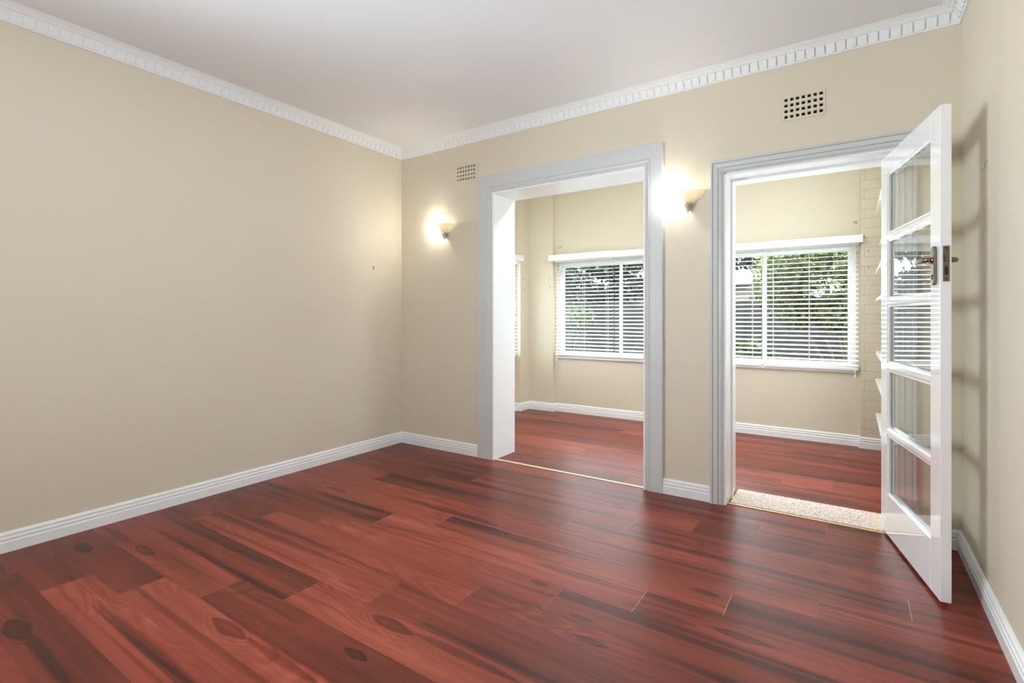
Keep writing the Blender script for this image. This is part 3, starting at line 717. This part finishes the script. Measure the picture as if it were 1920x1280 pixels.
def plant(name, loc, centres, n, size, m, trunk, label, cat, group=None, seed=1):
    root = empty(name, loc); tag(root, label, cat, group)
    leaves(n, blob(centres), size, seed).build('foliage', m, root, fix=False)
    t = MB(); rnd = random.Random(seed)
    for c in centres:
        t.tube([(rnd.uniform(-.05, .05), 0, 0), (c[0]*.4, c[1]*.4, c[2]*.5), (c[0], c[1], c[2])], [trunk, trunk*.7, trunk*.3], 6)
    t.build('trunk', M_bark, root)
    return root
plant('leafy_shrub', (.05, 7.1, GZ), [(-.80, .1, 1.95, .34, .42), (-.62, 0, 2.2, .40, .36), (-.30, 0, 2.0, .42, .50), (.0, .1, 2.25, .45, .36), (.25, .1, 2.0, .45, .5), (.6, .0, 1.95, .42, .50), (.65, .0, 2.25, .45, .36), (.95, .2, 2.1, .45, .45), (.62, .1, 1.50, .28, .25), (.45, -.1, 1.75, .36, .30), (.75, 0, 1.65, .25, .25), (.3, .1, 1.55, .25, .2), (-.15, -.1, 1.55, .24, .2), (-.6, .0, 1.6, .2, .2)], 15000, .09, M_leaf, .022, 'tall yellow-green shrub filling the right sunroom window', 'shrub', seed=3)
LP = 'low plants below the fence'
plant('garden_plant', (-1.15, 6.75, GZ), [(-.2, 0, 1.00, .30, .24), (.10, 0, 1.06, .26, .22)], 900, .11, M_leaf3, .012, 'low green plant at the bottom of the window beside the doorway edge', 'plant', seed=5)
plant('garden_plant', (-4.0, 7.6, GZ), [(-.25, 0, 1.45, .35, .25), (.25, 0, 1.50, .30, .22)], 1100, .08, M_leaf3, .02, 'green bush outside the left end of the long window', 'plant', seed=6)
TG = 'trees beyond the fence'
plant('garden_tree', (-6.3, 11.0, GZ), [(-.9, 0, 2.3, .7, .55), (.0, 0, 2.2, .8, .6), (.55, .2, 2.35, .6, .5), (-1.3, .3, 1.9, .6, .5), (.5, .2, 1.75, .6, .4), (-.4, 0, 2.75, .5, .25)], 6000, .17, M_leaf2, .11, 'dark tree beyond the fence behind the leftmost blind', 'tree', TG, seed=8)
plant('garden_tree', (-4.0, 10.2, GZ), [(-.35, 0, 2.6, .42, .26), (.30, 0, 2.75, .45, .25), (.0, .2, 2.2, .5, .30), (.35, 0, 1.9, .5, .35), (-.2, .1, 1.8, .4, .3), (-.6, 0, 2.64, .35, .17), (-.6, 0, 1.98, .38, .16)], 3400, .15, M_leaf2, .06, 'thin dark tree with sky showing through, right of the left window bar', 'tree', TG, seed=9)
plant('garden_tree', (-2.1, 12.4, GZ), [(-.4, 0, 2.8, .45, .30), (.35, 0, 2.85, .4, .28)], 800, .15, M_leaf2, .05, 'sparse tree against white sky in the narrow right window sash', 'tree', TG, seed=10)
def fence():
    root = empty('paling_fence', (-1.5, 8.6, GZ)); tag(root, 'weathered grey timber paling fence behind the garden', 'fence')
    mb = MB(); rnd = random.Random(4); x = -8.0
    while x < 5.5:
        h = 1.78+rnd.uniform(-.012, .012); d = rnd.uniform(0, .003) + (.012 if int(round((x+8)/.1)) % 2 else 0); mb.box(x-.006, x+.106, -.020+d, -.010+d, 0, h); x += .1
    mb.build('palings', M_fence, root)
    for z in (.35, .95, 1.5): MB().box(-8, 5.5, .010, .055, z, z+.08).build('fence_rail', M_fence, root)
    for i in range(6): MB().box(-7.8+2.5*i, -7.7+2.5*i, .056, .150, 0, 1.7).build('fence_post', M_fence, root)
fence()
def house():
    root = empty('neighbour_house', (-2.9, 15.2, GZ)); tag(root, 'pale pinkish weatherboard house with grey roof beyond the fence', 'house')
    mb = MB(); z = 0
    while z < 2.45:
        mb.loft([[(-1.4, .012, z), (-1.4, -.010, z+.001), (-1.4, .0, z+.15), (-1.4, .012, z+.15)], [(1.4, .012, z), (1.4, -.010, z+.001), (1.4, .0, z+.15), (1.4, .012, z+.15)]]); z += .15
    mb.box(-1.4, 1.4, .013, 5, 0, 2.5); mb.build('wall', M_wbd, root)
    MB().loft([[(-1.6, -.3, 2.42), (-1.6, 2.5, 2.85), (-1.6, 5.3, 2.42), (-1.6, 5.3, 2.52), (-1.6, 2.5, 2.98), (-1.6, -.3, 2.52)], [(1.6, -.3, 2.42), (1.6, 2.5, 2.85), (1.6, 5.3, 2.42), (1.6, 5.3, 2.52), (1.6, 2.5, 2.98), (1.6, -.3, 2.52)]]).build('roof', M_tile, root)
    MB().tube([(-1.6, -.36, 2.44), (1.6, -.36, 2.44)], .06, 8).build('gutter', M_wbd, root)
house()
